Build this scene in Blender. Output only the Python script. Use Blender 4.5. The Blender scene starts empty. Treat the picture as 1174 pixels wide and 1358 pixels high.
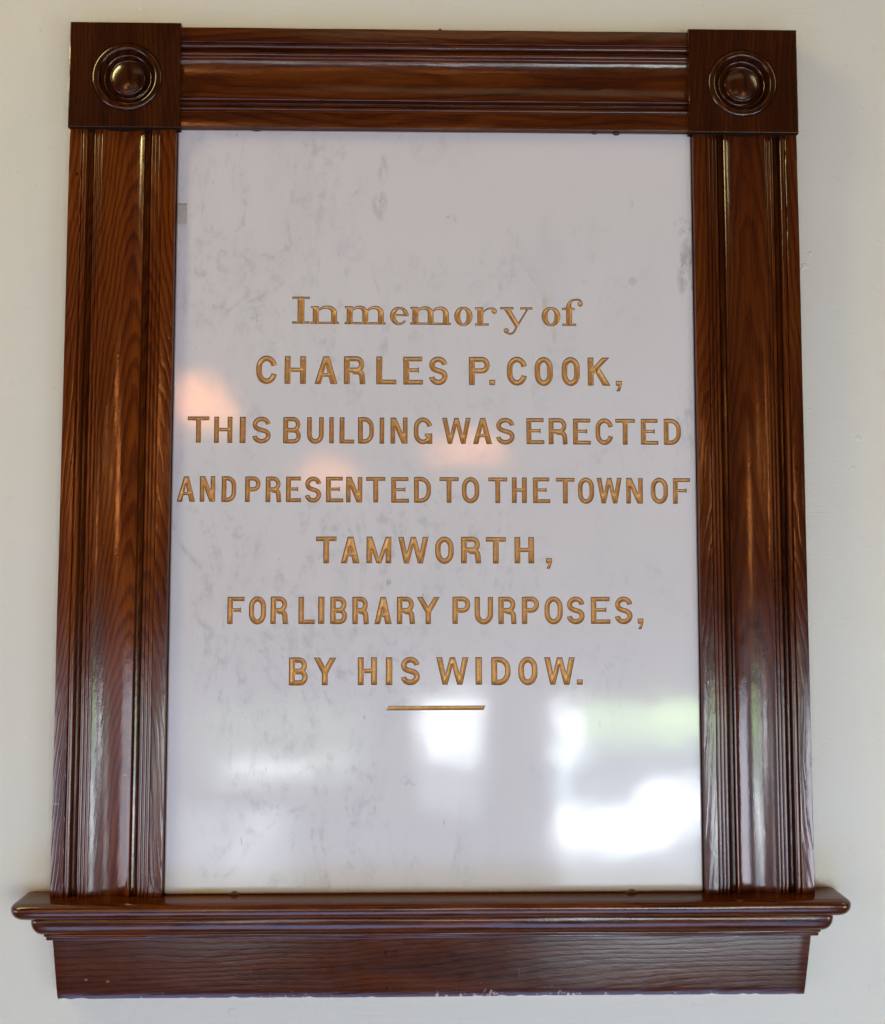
import bpy, bmesh, math, random
import numpy as np
from mathutils import Vector, Matrix
from mathutils.geometry import delaunay_2d_cdt

S = bpy.context.scene
C = S.collection
random.seed(7)
MM = 0.001

# ------------------------------------------------------------------ camera
cam = bpy.data.cameras.new('camera')
cam.sensor_fit = 'HORIZONTAL'
cam.sensor_width = 36.0
cam.lens = 38.33
cam.clip_start = 0.01
cam.clip_end = 50
co = bpy.data.objects.new('camera', cam)
C.objects.link(co)
co.matrix_world = Matrix(((0.999844, -0.001576, -0.017589, -0.010825),
                          (-0.017654, -0.063040, -0.997855, -1.101202),
                          (0.000464, 0.998010, -0.063058, -0.079376),
                          (0, 0, 0, 1)))
S.camera = co

# ------------------------------------------------------------------ exposure, ambient
S.view_settings.view_transform = 'Standard'
S.view_settings.look = 'None'
S.view_settings.exposure = 0.12
S.view_settings.gamma = 1.0
w = bpy.data.worlds.new('World')
S.world = w
w.use_nodes = True
w.node_tree.nodes['Background'].inputs[0].default_value = (1.0, 0.88, 0.68, 1)
w.node_tree.nodes['Background'].inputs[1].default_value = 0.035

# ------------------------------------------------------------------ lamps
def window_lamp(name, x0, x1, z0, z1, y, radiance, patches, seed=0.0, warp=0.04, base=(0, 0, 0), dome=False):
    """A window on the far side of the room: a rectangular lamp facing the plaque.  patches =
    (x0, x1, z0, z1, softness, colour, strength) in metres: what is seen outside through the glass."""
    l = bpy.data.lights.new(name, 'AREA')
    l.shape = 'RECTANGLE'
    l.size = x1 - x0
    l.size_y = z1 - z0
    l.energy = radiance * (x1 - x0) * (z1 - z0) * math.pi
    o = bpy.data.objects.new(name, l)
    C.objects.link(o)
    o.location = ((x0 + x1) / 2, y, (z0 + z1) / 2)
    o.rotation_euler = (math.radians(90), 0, 0)                # emits towards +y
    l.use_nodes = True
    nt = l.node_tree
    N, L = nt.nodes, nt.links
    em = [n for n in N if n.type == 'EMISSION'][0]
    if not patches:
        em.inputs['Color'].default_value = (*base, 1)
        return o
    ge = N.new('ShaderNodeNewGeometry')
    sep = N.new('ShaderNodeSeparateXYZ')
    L.new(ge.outputs['Position'], sep.inputs[0])
    nz = N.new('ShaderNodeTexNoise')
    nz.inputs['Scale'].default_value = 7.0
    nz.inputs['Detail'].default_value = 3.0
    L.new(ge.outputs['Position'], nz.inputs['Vector'])
    sc = N.new('ShaderNodeSeparateColor')
    L.new(nz.outputs['Color'], sc.inputs[0])
    def math_(op, a, b=None, c=None):
        m = N.new('ShaderNodeMath')
        m.operation = op
        for i, v in enumerate((a, b, c)):
            if v is None: continue
            if isinstance(v, (int, float)): m.inputs[i].default_value = v
            else: L.new(v, m.inputs[i])
        return m.outputs[0]
    X = math_('MULTIPLY_ADD', math_('SUBTRACT', sc.outputs[0], 0.5), warp, sep.outputs[0])
    Z = math_('MULTIPLY_ADD', math_('SUBTRACT', sc.outputs[1], 0.5), warp, sep.outputs[2])
    def step(v, a, b):
        m = N.new('ShaderNodeMapRange')
        m.interpolation_type = 'SMOOTHSTEP'
        m.inputs[1].default_value = a
        m.inputs[2].default_value = b
        L.new(v, m.inputs[0])
        return m.outputs[0]
    tot = None
    for (a, b, c, d, s, col, k) in patches:
        if dome:                                   # half-round shade: centre a, foot c, half width b, height d
            ex = math_('DIVIDE', math_('SUBTRACT', X, a), b)
            ez = math_('DIVIDE', math_('SUBTRACT', Z, c), d)
            rr = math_('SQRT', math_('ADD', math_('MULTIPLY', ex, ex), math_('MULTIPLY', ez, ez)))
            m = math_('MULTIPLY', step(rr, 1.0 + s, 1.0 - s), step(Z, c - .04, c + .04))
        else: m = math_('MULTIPLY', math_('SUBTRACT', step(X, a - s, a + s), step(X, b - s, b + s)),
                  math_('SUBTRACT', step(Z, c - s, c + s), step(Z, d - s, d + s)))
        v = N.new('ShaderNodeVectorMath')
        v.operation = 'SCALE'
        v.inputs[0].default_value = tuple(q * k for q in col)
        L.new(m, v.inputs['Scale'])
        if tot is None:
            ad = N.new('ShaderNodeVectorMath')
            ad.operation = 'ADD'
            ad.inputs[0].default_value = base
            L.new(v.outputs[0], ad.inputs[1])
            tot = ad.outputs[0]
        else:
            ad = N.new('ShaderNodeVectorMath')
            ad.operation = 'ADD'
            L.new(tot, ad.inputs[0]); L.new(v.outputs[0], ad.inputs[1])
            tot = ad.outputs[0]
    L.new(tot, em.inputs['Color'])
    return o

def soft_lamp(name, loc, target, sx, sy, radiance, col):
    """a plain rectangular lamp (added fill or a window off to the side) aimed at a point"""
    l = bpy.data.lights.new(name, 'AREA')
    l.shape = 'RECTANGLE'
    l.size = sx
    l.size_y = sy
    l.energy = radiance * sx * sy * math.pi
    l.color = col
    o = bpy.data.objects.new(name, l)
    C.objects.link(o)
    o.location = loc
    o.rotation_euler = (Vector(target) - Vector(loc)).to_track_quat('-Z', 'Y').to_euler()
    return o

def shaded_lamp(name, loc, target, radius, watts, col, cone=60, blend=1.0):
    l = bpy.data.lights.new(name, 'SPOT')
    l.shadow_soft_size = radius
    l.energy = watts
    l.color = col
    l.spot_size = math.radians(cone)
    l.spot_blend = blend
    o = bpy.data.objects.new(name, l)
    C.objects.link(o)
    o.location = loc
    o.rotation_euler = (Vector(target) - Vector(loc)).to_track_quat('-Z', 'Y').to_euler()
    return o

def globe_lamp(name, loc, radius, radiance, col):
    l = bpy.data.lights.new(name, 'POINT')
    l.shadow_soft_size = radius
    l.energy = radiance * math.pi * math.pi * 4 * radius * radius
    l.color = col
    o = bpy.data.objects.new(name, l)
    C.objects.link(o)
    o.location = loc
    return o

SKY = (0.76, 0.89, 1.0); WHITE = (0.92, 0.97, 1.0); LEAF = (0.60, 0.90, 0.26); HAZE = (0.52, 0.74, 0.86)
# three windows low on the opposite wall, as they mirror in the marble's lower half
window_lamp('window_light', 0.56, 1.80, -1.72, -0.66, -3.2, 1.0,
            [(0.50, 1.90, -1.90, -0.60, .01, HAZE, 2.9),
             (0.50, 1.90, -1.90, -1.34, .05, SKY, 1.6),
             (0.66, 1.90, -0.84, -0.60, .05, LEAF, 6.0),
             (1.00, 1.90, -0.80, -0.60, .06, LEAF, 3.5),
             (0.50, 0.69, -0.93, -0.60, .03, WHITE, 13),
             (0.50, 0.64, -1.12, -0.90, .04, SKY, 8),
             (0.50, 1.08, -1.32, -1.13, .03, WHITE, 15),
             (0.96, 1.75, -1.23, -1.03, .04, WHITE, 14)])
window_lamp('window_light', -0.03, 0.23, -1.14, -0.63, -3.2, 1.0,
            [(-0.10, 0.30, -1.20, -0.60, .01, SKY, 3.0),
             (-0.10, 0.30, -0.925, -0.55, .02, WHITE, 12)], warp=0.02)
window_lamp('window_light', -1.10, -0.28, -1.66, -0.66, -3.2, 1.0,
            [(-1.00, -0.29, -1.00, -0.60, .03, (0.55, 0.8, 0.5), 1.8),
             (-0.90, -0.52, -1.00, -0.93, .03, WHITE, 11),
             (-0.50, -0.33, -0.96, -0.91, .03, WHITE, 5),
             (-1.20, -0.60, -1.80, -1.12, .05, SKY, 2.8),
             (-0.80, -0.68, -1.25, -1.15, .03, WHITE, 4),
             (-0.88, -0.76, -1.38, -1.30, .03, WHITE, 4)])

# three shaded lamps, low on the far side of the room (the orange glows in the marble)
GLOW = (1.0, 0.35, 0.10)
# added fill for the daylit lower room: broad, dim, cool, behind the windows
window_lamp('daylit_room_fill', -3.4, 3.4, -1.9, 0.0, -3.4, 1.0, [(-3.3, 3.3, -1.55, -0.45, .25, (0.66, 0.86, 1.20), 0.90)], warp=0.3)
window_lamp('shaded_lamp_glow', -1.14, -0.84, 0.55, 0.86, -3.2, 1.0, [(-1.07, 0.185, 0.59, 0.215, .05, GLOW, 14)], warp=0.015, dome=True)
window_lamp('shaded_lamp_glow', -0.06, 0.42, 0.36, 0.62, -3.2, 1.0, [(0.185, 0.19, 0.42, 0.14, .16, GLOW, 9)], warp=0.03, dome=True)
window_lamp('shaded_lamp_glow', -0.64, -0.28, 0.24, 0.46, -3.2, 1.0, [(-0.455, 0.15, 0.31, 0.11, .22, GLOW, 9)], warp=0.03, dome=True)
window_lamp('shaded_lamp_glow', -1.80, -1.24, 0.02, 0.66, -3.2, 1.0, [(-1.52, 0.25, 0.08, 0.52, .15, GLOW, 9)], warp=0.03, dome=True)
window_lamp('shaded_lamp_glow', 1.30, 1.86, -0.12, 0.50, -3.2, 1.0, [(1.56, 0.23, -0.06, 0.48, .15, GLOW, 8)], warp=0.03, dome=True)
# light from elsewhere in the room: added unseen fills, then two warm side windows
soft_lamp('overhead_fill', (0.3, -1.3, 1.95), (0, 0, 0.6), 1.4, 0.5, 0.6, (1.0, 0.70, 0.38))  # added warm fill from overhead, also catches the rosette buttons
soft_lamp('side_fill', (-3.7, -1.9, -1.15), (0, 0, -0.2), 2.6, 1.1, 4.2, (0.90, 0.95, 1.12))  # added fill, far enough aside that the marble does not mirror it
soft_lamp('side_fill', (2.7, -2.2, -1.15), (0, 0, -0.4), 1.1, 1.0, 8.0, (0.92, 0.96, 1.13))  # its added counterpart on the right, also clear of the marble's reflection
soft_lamp('low_cool_fill', (0.0, -2.0, -2.7), (0, 0, -0.7), 3.4, 1.1, 1.7, (0.70, 1.0, 1.9))  # added cool fill from below, standing in for floor bounce
soft_lamp('left_window_light', (-2.2, -0.82, 2.1), (0.9, 0, 0.4), 0.36, 1.6, 24.0, (1.0, 0.84, 0.36))
soft_lamp('right_window_light', (2.6, -1.1, 2.1), (-0.7, 0, 0.3), 0.30, 1.4, 8.0, (1.0, 0.82, 0.46))


# ------------------------------------------------------------------ helpers
def mesh_obj(name, verts, faces, mats, parent=None, smooth=False, mat_idx=None, loc=None):
    me = bpy.data.meshes.new(name)
    me.from_pydata([tuple(v) for v in verts], [], [tuple(f) for f in faces])
    for m in (mats if isinstance(mats, (list, tuple)) else [mats]):
        me.materials.append(m)
    if mat_idx is not None:
        me.polygons.foreach_set('material_index', mat_idx)
    if smooth:
        me.polygons.foreach_set('use_smooth', [True] * len(me.polygons))
    me.update()
    o = bpy.data.objects.new(name, me)
    C.objects.link(o)
    if parent: o.parent = parent
    if loc: o.location = loc
    return o

def fix_normals(o):
    bm = bmesh.new(); bm.from_mesh(o.data)
    bmesh.ops.remove_doubles(bm, verts=bm.verts, dist=1e-6)
    bmesh.ops.recalc_face_normals(bm, faces=bm.faces)
    bm.to_mesh(o.data); bm.free()

def smooth_angle(o, deg=35):
    me = o.data
    me.polygons.foreach_set('use_smooth', [True] * len(me.polygons))
    me.set_sharp_from_angle(angle=math.radians(deg))

def thing(name, loc, label, cat, group=None):
    o = bpy.data.objects.new(name, None)
    C.objects.link(o)
    o.location = loc
    o['label'] = label; o['category'] = cat
    if group: o['group'] = group
    return o

# ------------------------------------------------------------------ materials
def new_mat(name):
    m = bpy.data.materials.new(name)
    m.use_nodes = True
    nt = m.node_tree
    b = nt.nodes['Principled BSDF']
    return m, nt, nt.nodes, nt.links, b

class NB:
    """tiny node builder"""
    def __init__(s, nt): s.N, s.L = nt.nodes, nt.links
    def put(s, sock, v):
        if isinstance(v, (int, float)): sock.default_value = v
        elif isinstance(v, (tuple, list)): sock.default_value = v
        else: s.L.new(v, sock)
    def m(s, op, a, b=None, c=None, clamp=False):
        n = s.N.new('ShaderNodeMath'); n.operation = op; n.use_clamp = clamp
        for i, v in enumerate((a, b, c)):
            if v is not None: s.put(n.inputs[i], v)
        return n.outputs[0]
    def noise(s, vec, scale, detail=3, rough=0.5, dist=0.0):
        n = s.N.new('ShaderNodeTexNoise')
        n.inputs['Scale'].default_value = scale
        n.inputs['Detail'].default_value = detail
        n.inputs['Roughness'].default_value = rough
        n.inputs['Distortion'].default_value = dist
        s.L.new(vec, n.inputs['Vector'])
        return n
    def map(s, vec, loc=(0, 0, 0), rot=(0, 0, 0), scale=(1, 1, 1)):
        n = s.N.new('ShaderNodeMapping')
        n.inputs[1].default_value = loc; n.inputs[2].default_value = rot; n.inputs[3].default_value = scale
        s.L.new(vec, n.inputs[0])
        return n.outputs[0]
    def ramp(s, fac, stops, interp='LINEAR'):
        n = s.N.new('ShaderNodeValToRGB')
        n.color_ramp.interpolation = interp
        el = n.color_ramp.elements
        while len(el) < len(stops): el.new(0.5)
        for e, (p, c) in zip(el, stops):
            e.position = p
            e.color = (*c, 1) if isinstance(c, (tuple, list)) else (c, c, c, 1)
        s.L.new(fac, n.inputs[0])
        return n.outputs[0]
    def mix(s, fac, a, b, mode='MIX'):
        n = s.N.new('ShaderNodeMix'); n.data_type = 'RGBA'; n.blend_type = mode
        s.put(n.inputs[0], fac)
        for k, v in ((6, a), (7, b)):
            if isinstance(v, tuple): v = (*v, 1) if len(v) == 3 else v
            s.put(n.inputs[k], v)
        return n.outputs[2]
    def bump(s, h, dist, strength=1.0, normal=None):
        n = s.N.new('ShaderNodeBump')
        n.inputs['Strength'].default_value = strength
        n.inputs['Distance'].default_value = dist
        s.L.new(h, n.inputs['Height'])
        if normal is not None: s.L.new(normal, n.inputs['Normal'])
        return n.outputs[0]

def wood(name, axis='Z', centre=(0, 0.03), taper=0.08, ring=0.0042, seed=0.0, tone=1.0,
         dark=(0.020, 0.0030, 0.0007), mid=(0.070, 0.0130, 0.0014), light=(0.150, 0.036, 0.0030),
         relief=0.00012, rough=0.17, contrast=1.0, wear=None, lumps=0.00022, warp=0.010, calm=None, spots=()):
    m, nt, N, L, b = new_mat(name)
    B = NB(nt)
    tc = N.new('ShaderNodeTexCoord').outputs['Object']
    # make the grain run along local Z of the lookup vector
    rot = {'Z': (0, 0, 0), 'X': (0, math.radians(90), 0)}[axis]
    v = B.map(tc, loc=(seed * 0.37, seed * 0.11, seed * 0.73), rot=rot)
    lo = B.noise(B.map(v, scale=(6, 6, 2.2)), 1.0, 2, 0.5)
    lo2 = B.noise(B.map(v, scale=(28, 28, 9)), 1.0, 3, 0.55)
    ls = N.new('ShaderNodeSeparateColor'); L.new(lo.outputs['Color'], ls.inputs[0])
    ls2 = N.new('ShaderNodeSeparateColor'); L.new(lo2.outputs['Color'], ls2.inputs[0])
    sp = N.new('ShaderNodeSeparateXYZ')
    L.new(B.map(tc, rot=rot), sp.inputs[0])
    X = B.m('SUBTRACT', sp.outputs[0], centre[0])
    X = B.m('MULTIPLY_ADD', B.m('SUBTRACT', ls.outputs[0], 0.5), warp * 5, X)
    X = B.m('MULTIPLY_ADD', B.m('SUBTRACT', ls2.outputs[0], 0.5), warp, X)
    Y = B.m('SUBTRACT', sp.outputs[1], centre[1])
    Y = B.m('MULTIPLY_ADD', B.m('SUBTRACT', ls.outputs[1], 0.5), warp * 5, Y)
    Y = B.m('MULTIPLY_ADD', B.m('SUBTRACT', ls2.outputs[1], 0.5), warp, Y)
    r = B.m('SQRT', B.m('ADD', B.m('MULTIPLY', X, X), B.m('MULTIPLY', Y, Y)))
    r = B.m('MULTIPLY_ADD', sp.outputs[2], taper, r)
    fr = B.m('FRACT', B.m('DIVIDE', r, ring))
    # late wood: slow darkening to a sharp dark line
    ringv = B.ramp(fr, [(0.0, 0.25), (0.18, 0.95), (0.55, 0.8), (0.86, 0.12), (1.0, 0.25)], 'EASE')
    fib = B.noise(B.map(v, scale=(900, 900, 22)), 1.0, 3, 0.6).outputs[0]
    pore = B.noise(B.map(v, scale=(1800, 1800, 70)), 1.0, 2, 0.5).outputs[0]
    broad = B.noise(B.map(v, scale=(45, 45, 4)), 1.0, 3, 0.5).outputs[0]
    g = B.m('MULTIPLY_ADD', B.m('SUBTRACT', ringv, 0.6), 0.62 * contrast, 0.5)
    g = B.m('MULTIPLY_ADD', B.m('SUBTRACT', fib, 0.5), 0.55, g)
    g = B.m('MULTIPLY_ADD', B.m('SUBTRACT', broad, 0.5), 0.9, g)
    col = B.ramp(g, [(0.12, tuple(tone * c for c in dark)), (0.5, tuple(tone * c for c in mid)),
                     (0.92, tuple(tone * c for c in light))])
    pm = B.ramp(pore, [(0.30, 1.0), (0.40, 0.0)])
    col = B.mix(B.m('MULTIPLY', pm, 0.55), col, tuple(0.35 * tone * c for c in dark))
    wp = N.new('ShaderNodeSeparateXYZ'); L.new(tc, wp.inputs[0])
    # small knocks and dents that lost their varnish
    chips = None
    if wear:
        geo = N.new('ShaderNodeTexCoord').outputs['Object']
        sx = N.new('ShaderNodeSeparateXYZ'); L.new(geo, sx.inputs[0])
        edge = N.new('ShaderNodeMapRange')
        edge.inputs[1].default_value = wear[0]; edge.inputs[2].default_value = wear[1]
        edge.inputs[3].default_value = 1.0; edge.inputs[4].default_value = 0.0
        L.new(sx.outputs[2], edge.inputs[0])
        n1 = B.noise(B.map(geo, scale=(1, 1, 0.6)), 190, 5, 0.75).outputs[0]
        n2 = B.noise(geo, 22, 2, 0.5).outputs[0]
        e2 = B.m('POWER', edge.outputs[0], 3.0)
        s = B.m('ADD', B.m('MULTIPLY_ADD', e2, 0.20, n1), B.m('MULTIPLY', B.m('SUBTRACT', n2, 0.5), 0.5))
        chips = B.ramp(s, [(0.785, 0.0), (0.84, 1.0)])
        chips = B.m('MULTIPLY', chips, B.m('GREATER_THAN', edge.outputs[0], 0.02))
        col = B.mix(chips, col, (0.42, 0.34, 0.27))
    for (px, pz, rx, rz, k) in spots:          # putty-filled nail holes and small knocks
        a_ = B.m('DIVIDE', B.m('SUBTRACT', B.m('MULTIPLY_ADD', B.m('SUBTRACT', fib, 0.5), rx, wp.outputs[0]), px), rx)
        c_ = B.m('DIVIDE', B.m('SUBTRACT', wp.outputs[2], pz), rz)
        d_ = B.m('ADD', B.m('MULTIPLY', a_, a_), B.m('MULTIPLY', c_, c_))
        col = B.mix(B.m('MULTIPLY', B.ramp(d_, [(0.35, 1.0), (1.0, 0.0)]), abs(k)), col, (0.012, 0.003, 0.001) if k > 0 else (0.32, 0.22, 0.15))
    # old rubs and hairline scratches that dull the varnish
    scr = B.noise(B.map(tc, rot=(0, math.radians(28), 0), scale=(700, 700, 16)), 1.0, 2, 0.5).outputs[0]
    scz = B.ramp(B.noise(tc, 11, 2, 0.5).outputs[0], [(0.50, 0.0), (0.62, 1.0)])
    scm = B.m('MULTIPLY', B.ramp(scr, [(0.74, 0.0), (0.78, 1.0)]), scz)
    col = B.mix(B.m('MULTIPLY', scm, 0.22), col, (0.26, 0.13, 0.06))
    L.new(col, b.inputs['Base Color'])
    rn = B.noise(v, 60, 3, 0.6).outputs[0]
    L.new(B.m('MULTIPLY_ADD', scm, 0.12, B.m('MULTIPLY_ADD', B.noise(tc, 9, 4, 0.65).outputs[0], 0.16, B.m('MULTIPLY_ADD', rn, 0.12, rough - 0.13))), b.inputs['Roughness'])
    b.inputs['IOR'].default_value = 1.56
    lump = B.noise(B.map(v, scale=(1, 1, 0.35)), 90, 3, 0.6).outputs[0]
    mic = B.noise(B.map(v, scale=(1, 1, 0.6)), 700, 2, 0.6).outputs[0]
    n0 = B.bump(lump, lumps)
    n1_ = B.bump(mic, 0.00005, normal=n0)
    h = B.m('ADD', ringv, B.m('MULTIPLY', fib, 0.14))
    if calm:                                  # the planed hollow is smoother than the flats with their raised grain
        ab = B.m('ABSOLUTE', sp.outputs[0])
        keep = B.m('ADD', B.m('LESS_THAN', ab, calm[0]), B.m('GREATER_THAN', ab, calm[1]))
        h = B.m('MULTIPLY', h, B.m('MULTIPLY_ADD', keep, 0.85, 0.15))
    n2_ = B.bump(h, relief, normal=n1_)
    L.new(n2_, b.inputs['Normal'])
    return m

def marble_mat():
    m, nt, N, L, b = new_mat('polished_marble')
    B = NB(nt)
    tc = B.map(N.new('ShaderNodeTexCoord').outputs['Object'], loc=(0, 0, -0.4415))      # measured from the tablet's centre
    sp = N.new('ShaderNodeSeparateXYZ'); L.new(tc, sp.inputs[0])
    cloud = B.noise(tc, 6.0, 4, 0.55, 0.6).outputs[0]
    cloud2 = B.noise(tc, 23.0, 4, 0.6, 0.3).outputs[0]
    # broken smudgy veins, running steeply down to the right
    vv = B.map(tc, rot=(0, math.radians(22), 0), scale=(1.0, 1.0, 0.42))
    wv = B.noise(vv, 13.0, 5, 0.60, 1.3).outputs[0]
    line = B.m('ABSOLUTE', B.m('SUBTRACT', wv, 0.5))
    line = B.ramp(line, [(0.0, 1.0), (0.028, 0.42), (0.075, 0.0)], 'EASE')
    # where the veins gather: left half and bottom middle
    zone = B.noise(tc, 4.2, 2, 0.5).outputs[0]
    lft = N.new('ShaderNodeMapRange'); lft.inputs[1].default_value = 0.26; lft.inputs[2].default_value = -0.20
    L.new(sp.outputs[0], lft.inputs[0])
    zn = B.m('ADD', zone, B.m('MULTIPLY', lft.outputs[0], 0.16))
    zn = B.ramp(zn, [(0.50, 0.0), (0.68, 1.0)])
    brk = B.ramp(B.noise(tc, 60.0, 3, 0.6).outputs[0], [(0.47, 0.0), (0.62, 1.0)])
    vein = B.m('MULTIPLY', B.m('MULTIPLY', line, zn), B.m('MULTIPLY_ADD', brk, 0.85, 0.15))
    smoke = B.ramp(B.noise(vv, 9.0, 5, 0.6, 0.8).outputs[0], [(0.50, 0.0), (0.75, 1.0)])
    smoke = B.m('MULTIPLY', smoke, zn)
    # single dark flecks
    fl = B.noise(B.map(tc, rot=(0, math.radians(20), 0), scale=(1, 1, 0.45)), 120, 2, 0.5).outputs[0]
    fl = B.m('MULTIPLY', B.ramp(fl, [(0.735, 0.0), (0.78, 1.0)]), B.m('MULTIPLY_ADD', zn, 0.8, 0.2))
    base = B.mix(cloud, (0.565, 0.53, 0.515), (0.615, 0.58, 0.565))
    base = B.mix(B.m('MULTIPLY', cloud2, 0.25), base, (0.55, 0.52, 0.49))
    base = B.mix(B.m('MULTIPLY', smoke, 0.26), base, (0.42, 0.42, 0.42))
    base = B.mix(B.m('MULTIPLY', vein, 0.32), base, (0.24, 0.235, 0.24))
    base = B.mix(B.m('MULTIPLY', fl, 0.4), base, (0.22, 0.21, 0.21))
    # grime at the very edge, yellow mortar residue at the foot, smudge near the right edge
    def box(cx, cz, rx, rz, soft=1.0):
        a = B.m('DIVIDE', B.m('SUBTRACT', sp.outputs[0], cx), rx)
        c = B.m('DIVIDE', B.m('SUBTRACT', sp.outputs[2], cz), rz)
        d = B.m('ADD', B.m('MULTIPLY', a, a), B.m('MULTIPLY', c, c))
        return B.m('SUBTRACT', 1.0, d, clamp=True)
    nn = B.noise(tc, 180, 4, 0.7).outputs[0]
    nn2 = B.noise(B.map(tc, rot=(0, math.radians(-30), 0), scale=(1, 1, 0.5)), 95, 5, 0.7).outputs[0]
    for (cx, cz, rx, rz, col, k, lo_) in [
            (-0.262, -0.4385, 0.032, 0.004, (0.50, 0.42, 0.26), 0.75, 0.30),
            (0.0, -0.4395, 0.30, 0.0028, (0.50, 0.43, 0.28), 0.6, 0.42),
            (0.300, 0.272, 0.016, 0.045, (0.26, 0.25, 0.24), 0.7, 0.46),
            (0.294, 0.328, 0.014, 0.012, (0.30, 0.26, 0.26), 0.75, 0.50),
            (0.018, 0.335, 0.008, 0.006, (0.34, 0.31, 0.30), 0.8, 0.47),
            (0.232, 0.262, 0.006, 0.006, (0.36, 0.33, 0.33), 0.5, 0.30),
            (0.232, 0.352, 0.003, 0.011, (0.36, 0.34, 0.34), 0.6, 0.42),
            (0.294, 0.10, 0.014, 0.05, (0.30, 0.30, 0.30), 0.4, 0.50),
            (0.128, 0.226, 0.0035, 0.024, (0.46, 0.38, 0.24), 0.55, 0.30),
            (0.139, 0.197, 0.0025, 0.012, (0.46, 0.38, 0.24), 0.45, 0.30),
            (0.276, 0.106, 0.003, 0.012, (0.60, 0.58, 0.50), 0.9, 0.25),
            (-0.062, 0.395, 0.006, 0.022, (0.33, 0.33, 0.33), 0.55, 0.45),
            (-0.066, 0.352, 0.010, 0.022, (0.33, 0.33, 0.33), 0.55, 0.46),
            (-0.100, 0.300, 0.020, 0.021, (0.36, 0.37, 0.39), 0.28, 0.44),
            (-0.16, -0.225, 0.045, 0.085, (0.36, 0.36, 0.35), 0.30, 0.50),
            (0.010, -0.265, 0.035, 0.003, (0.40, 0.38, 0.40), 0.6, 0.46),
            (-0.030, -0.318, 0.010, 0.010, (0.36, 0.35, 0.37), 0.5, 0.44),
            (-0.07, -0.38, 0.05, 0.055, (0.40, 0.39, 0.40), 0.30, 0.50),
            (-0.21, 0.08, 0.012, 0.035, (0.36, 0.35, 0.36), 0.5, 0.46)]:
        bmask = B.m('MULTIPLY', B.m('POWER', box(cx, cz, rx, rz), 0.5),
                    B.ramp(nn2 if rz > rx else nn, [(lo_, 0.0), (lo_ + 0.14, 1.0)]))
        base = B.mix(B.m('MULTIPLY', bmask, k), base, col)
    L.new(base, b.inputs['Base Color'])
    b.inputs['Subsurface Weight'].default_value = 0.0
    rr = B.noise(tc, 35, 4, 0.6).outputs[0]
    L.new(B.m('MULTIPLY_ADD', rr, 0.04, 0.045), b.inputs['Roughness'])
    b.inputs['IOR'].default_value = 1.52
    h1 = B.noise(tc, 12, 2, 0.5).outputs[0]
    h2 = B.noise(tc, 900, 2, 0.6).outputs[0]
    n1 = B.bump(h1, 0.0004)
    n2 = B.bump(h2, 0.000016, normal=n1)
    L.new(n2, b.inputs['Normal'])
    return m

def gold_mat(name, c0, c1, rough, metal):
    m, nt, N, L, b = new_mat(name)
    B = NB(nt)
    tc = N.new('ShaderNodeTexCoord').outputs['Object']
    n = B.noise(tc, 260, 4, 0.65).outputs[0]
    n2 = B.noise(tc, 40, 3, 0.6).outputs[0]
    L.new(B.mix(B.ramp(B.m('MULTIPLY_ADD', n2, 0.5, B.m('MULTIPLY', n, 0.5)), [(0.38, 0.0), (0.62, 1.0)]), c0, c1), b.inputs['Base Color'])
    b.inputs['Metallic'].default_value = metal
    b.inputs['Roughness'].default_value = rough
    L.new(B.bump(n, 0.00025), b.inputs['Normal'])
    return m

def wall_mat():
    m, nt, N, L, b = new_mat('painted_plaster')
    B = NB(nt)
    tc = N.new('ShaderNodeTexCoord').outputs['Object']
    n = B.noise(tc, 5, 4, 0.6).outputs[0]
    L.new(B.mix(n, (0.60, 0.57, 0.485), (0.635, 0.605, 0.515)), b.inputs['Base Color'])
    b.inputs['Roughness'].default_value = 0.42
    b.inputs['IOR'].default_value = 1.4
    wb = b.inputs['Base Color'].links[0].from_socket
    scuff = B.noise(B.map(tc, rot=(0, math.radians(35), 0), scale=(1, 1, 0.25)), 26, 5, 0.7).outputs[0]
    sm = B.ramp(scuff, [(0.64, 0.0), (0.72, 1.0)])
    c1 = B.mix(B.m('MULTIPLY', sm, 0.05), wb, (0.36, 0.34, 0.30))
    speck = B.ramp(B.noise(tc, 130, 2, 0.5).outputs[0], [(0.76, 0.0), (0.80, 1.0)])
    c2 = B.mix(B.m('MULTIPLY', speck, 0.22), c1, (0.30, 0.28, 0.25))
    L.new(c2, b.inputs['Base Color'])
    roll = B.noise(tc, 210, 3, 0.55).outputs[0]
    big = B.noise(tc, 14, 3, 0.5).outputs[0]
    pim = B.ramp(B.noise(tc, 55, 2, 0.5).outputs[0], [(0.66, 0.0), (0.76, 1.0)])
    # brush marks cut in along the frame
    br = B.noise(B.map(tc, scale=(9, 9, 420)), 1.0, 2, 0.5).outputs[0]
    sp = N.new('ShaderNodeSeparateXYZ'); L.new(tc, sp.inputs[0])
    ax = B.m('ABSOLUTE', sp.outputs[0])
    near = B.ramp(ax, [(0.43, 1.0), (0.50, 0.0)])
    zb = B.ramp(B.noise(B.map(tc, scale=(3, 3, 9)), 1.0, 2, 0.5).outputs[0], [(0.45, 0.0), (0.6, 1.0)])
    n1 = B.bump(big, 0.0022)
    n2 = B.bump(roll, 0.00050, normal=n1)
    n3 = B.bump(pim, 0.0008, normal=n2)
    n4 = B.bump(B.m('MULTIPLY', br, B.m('MULTIPLY', near, zb)), 0.0006, normal=n3)
    L.new(n4, b.inputs['Normal'])
    return m

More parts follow.
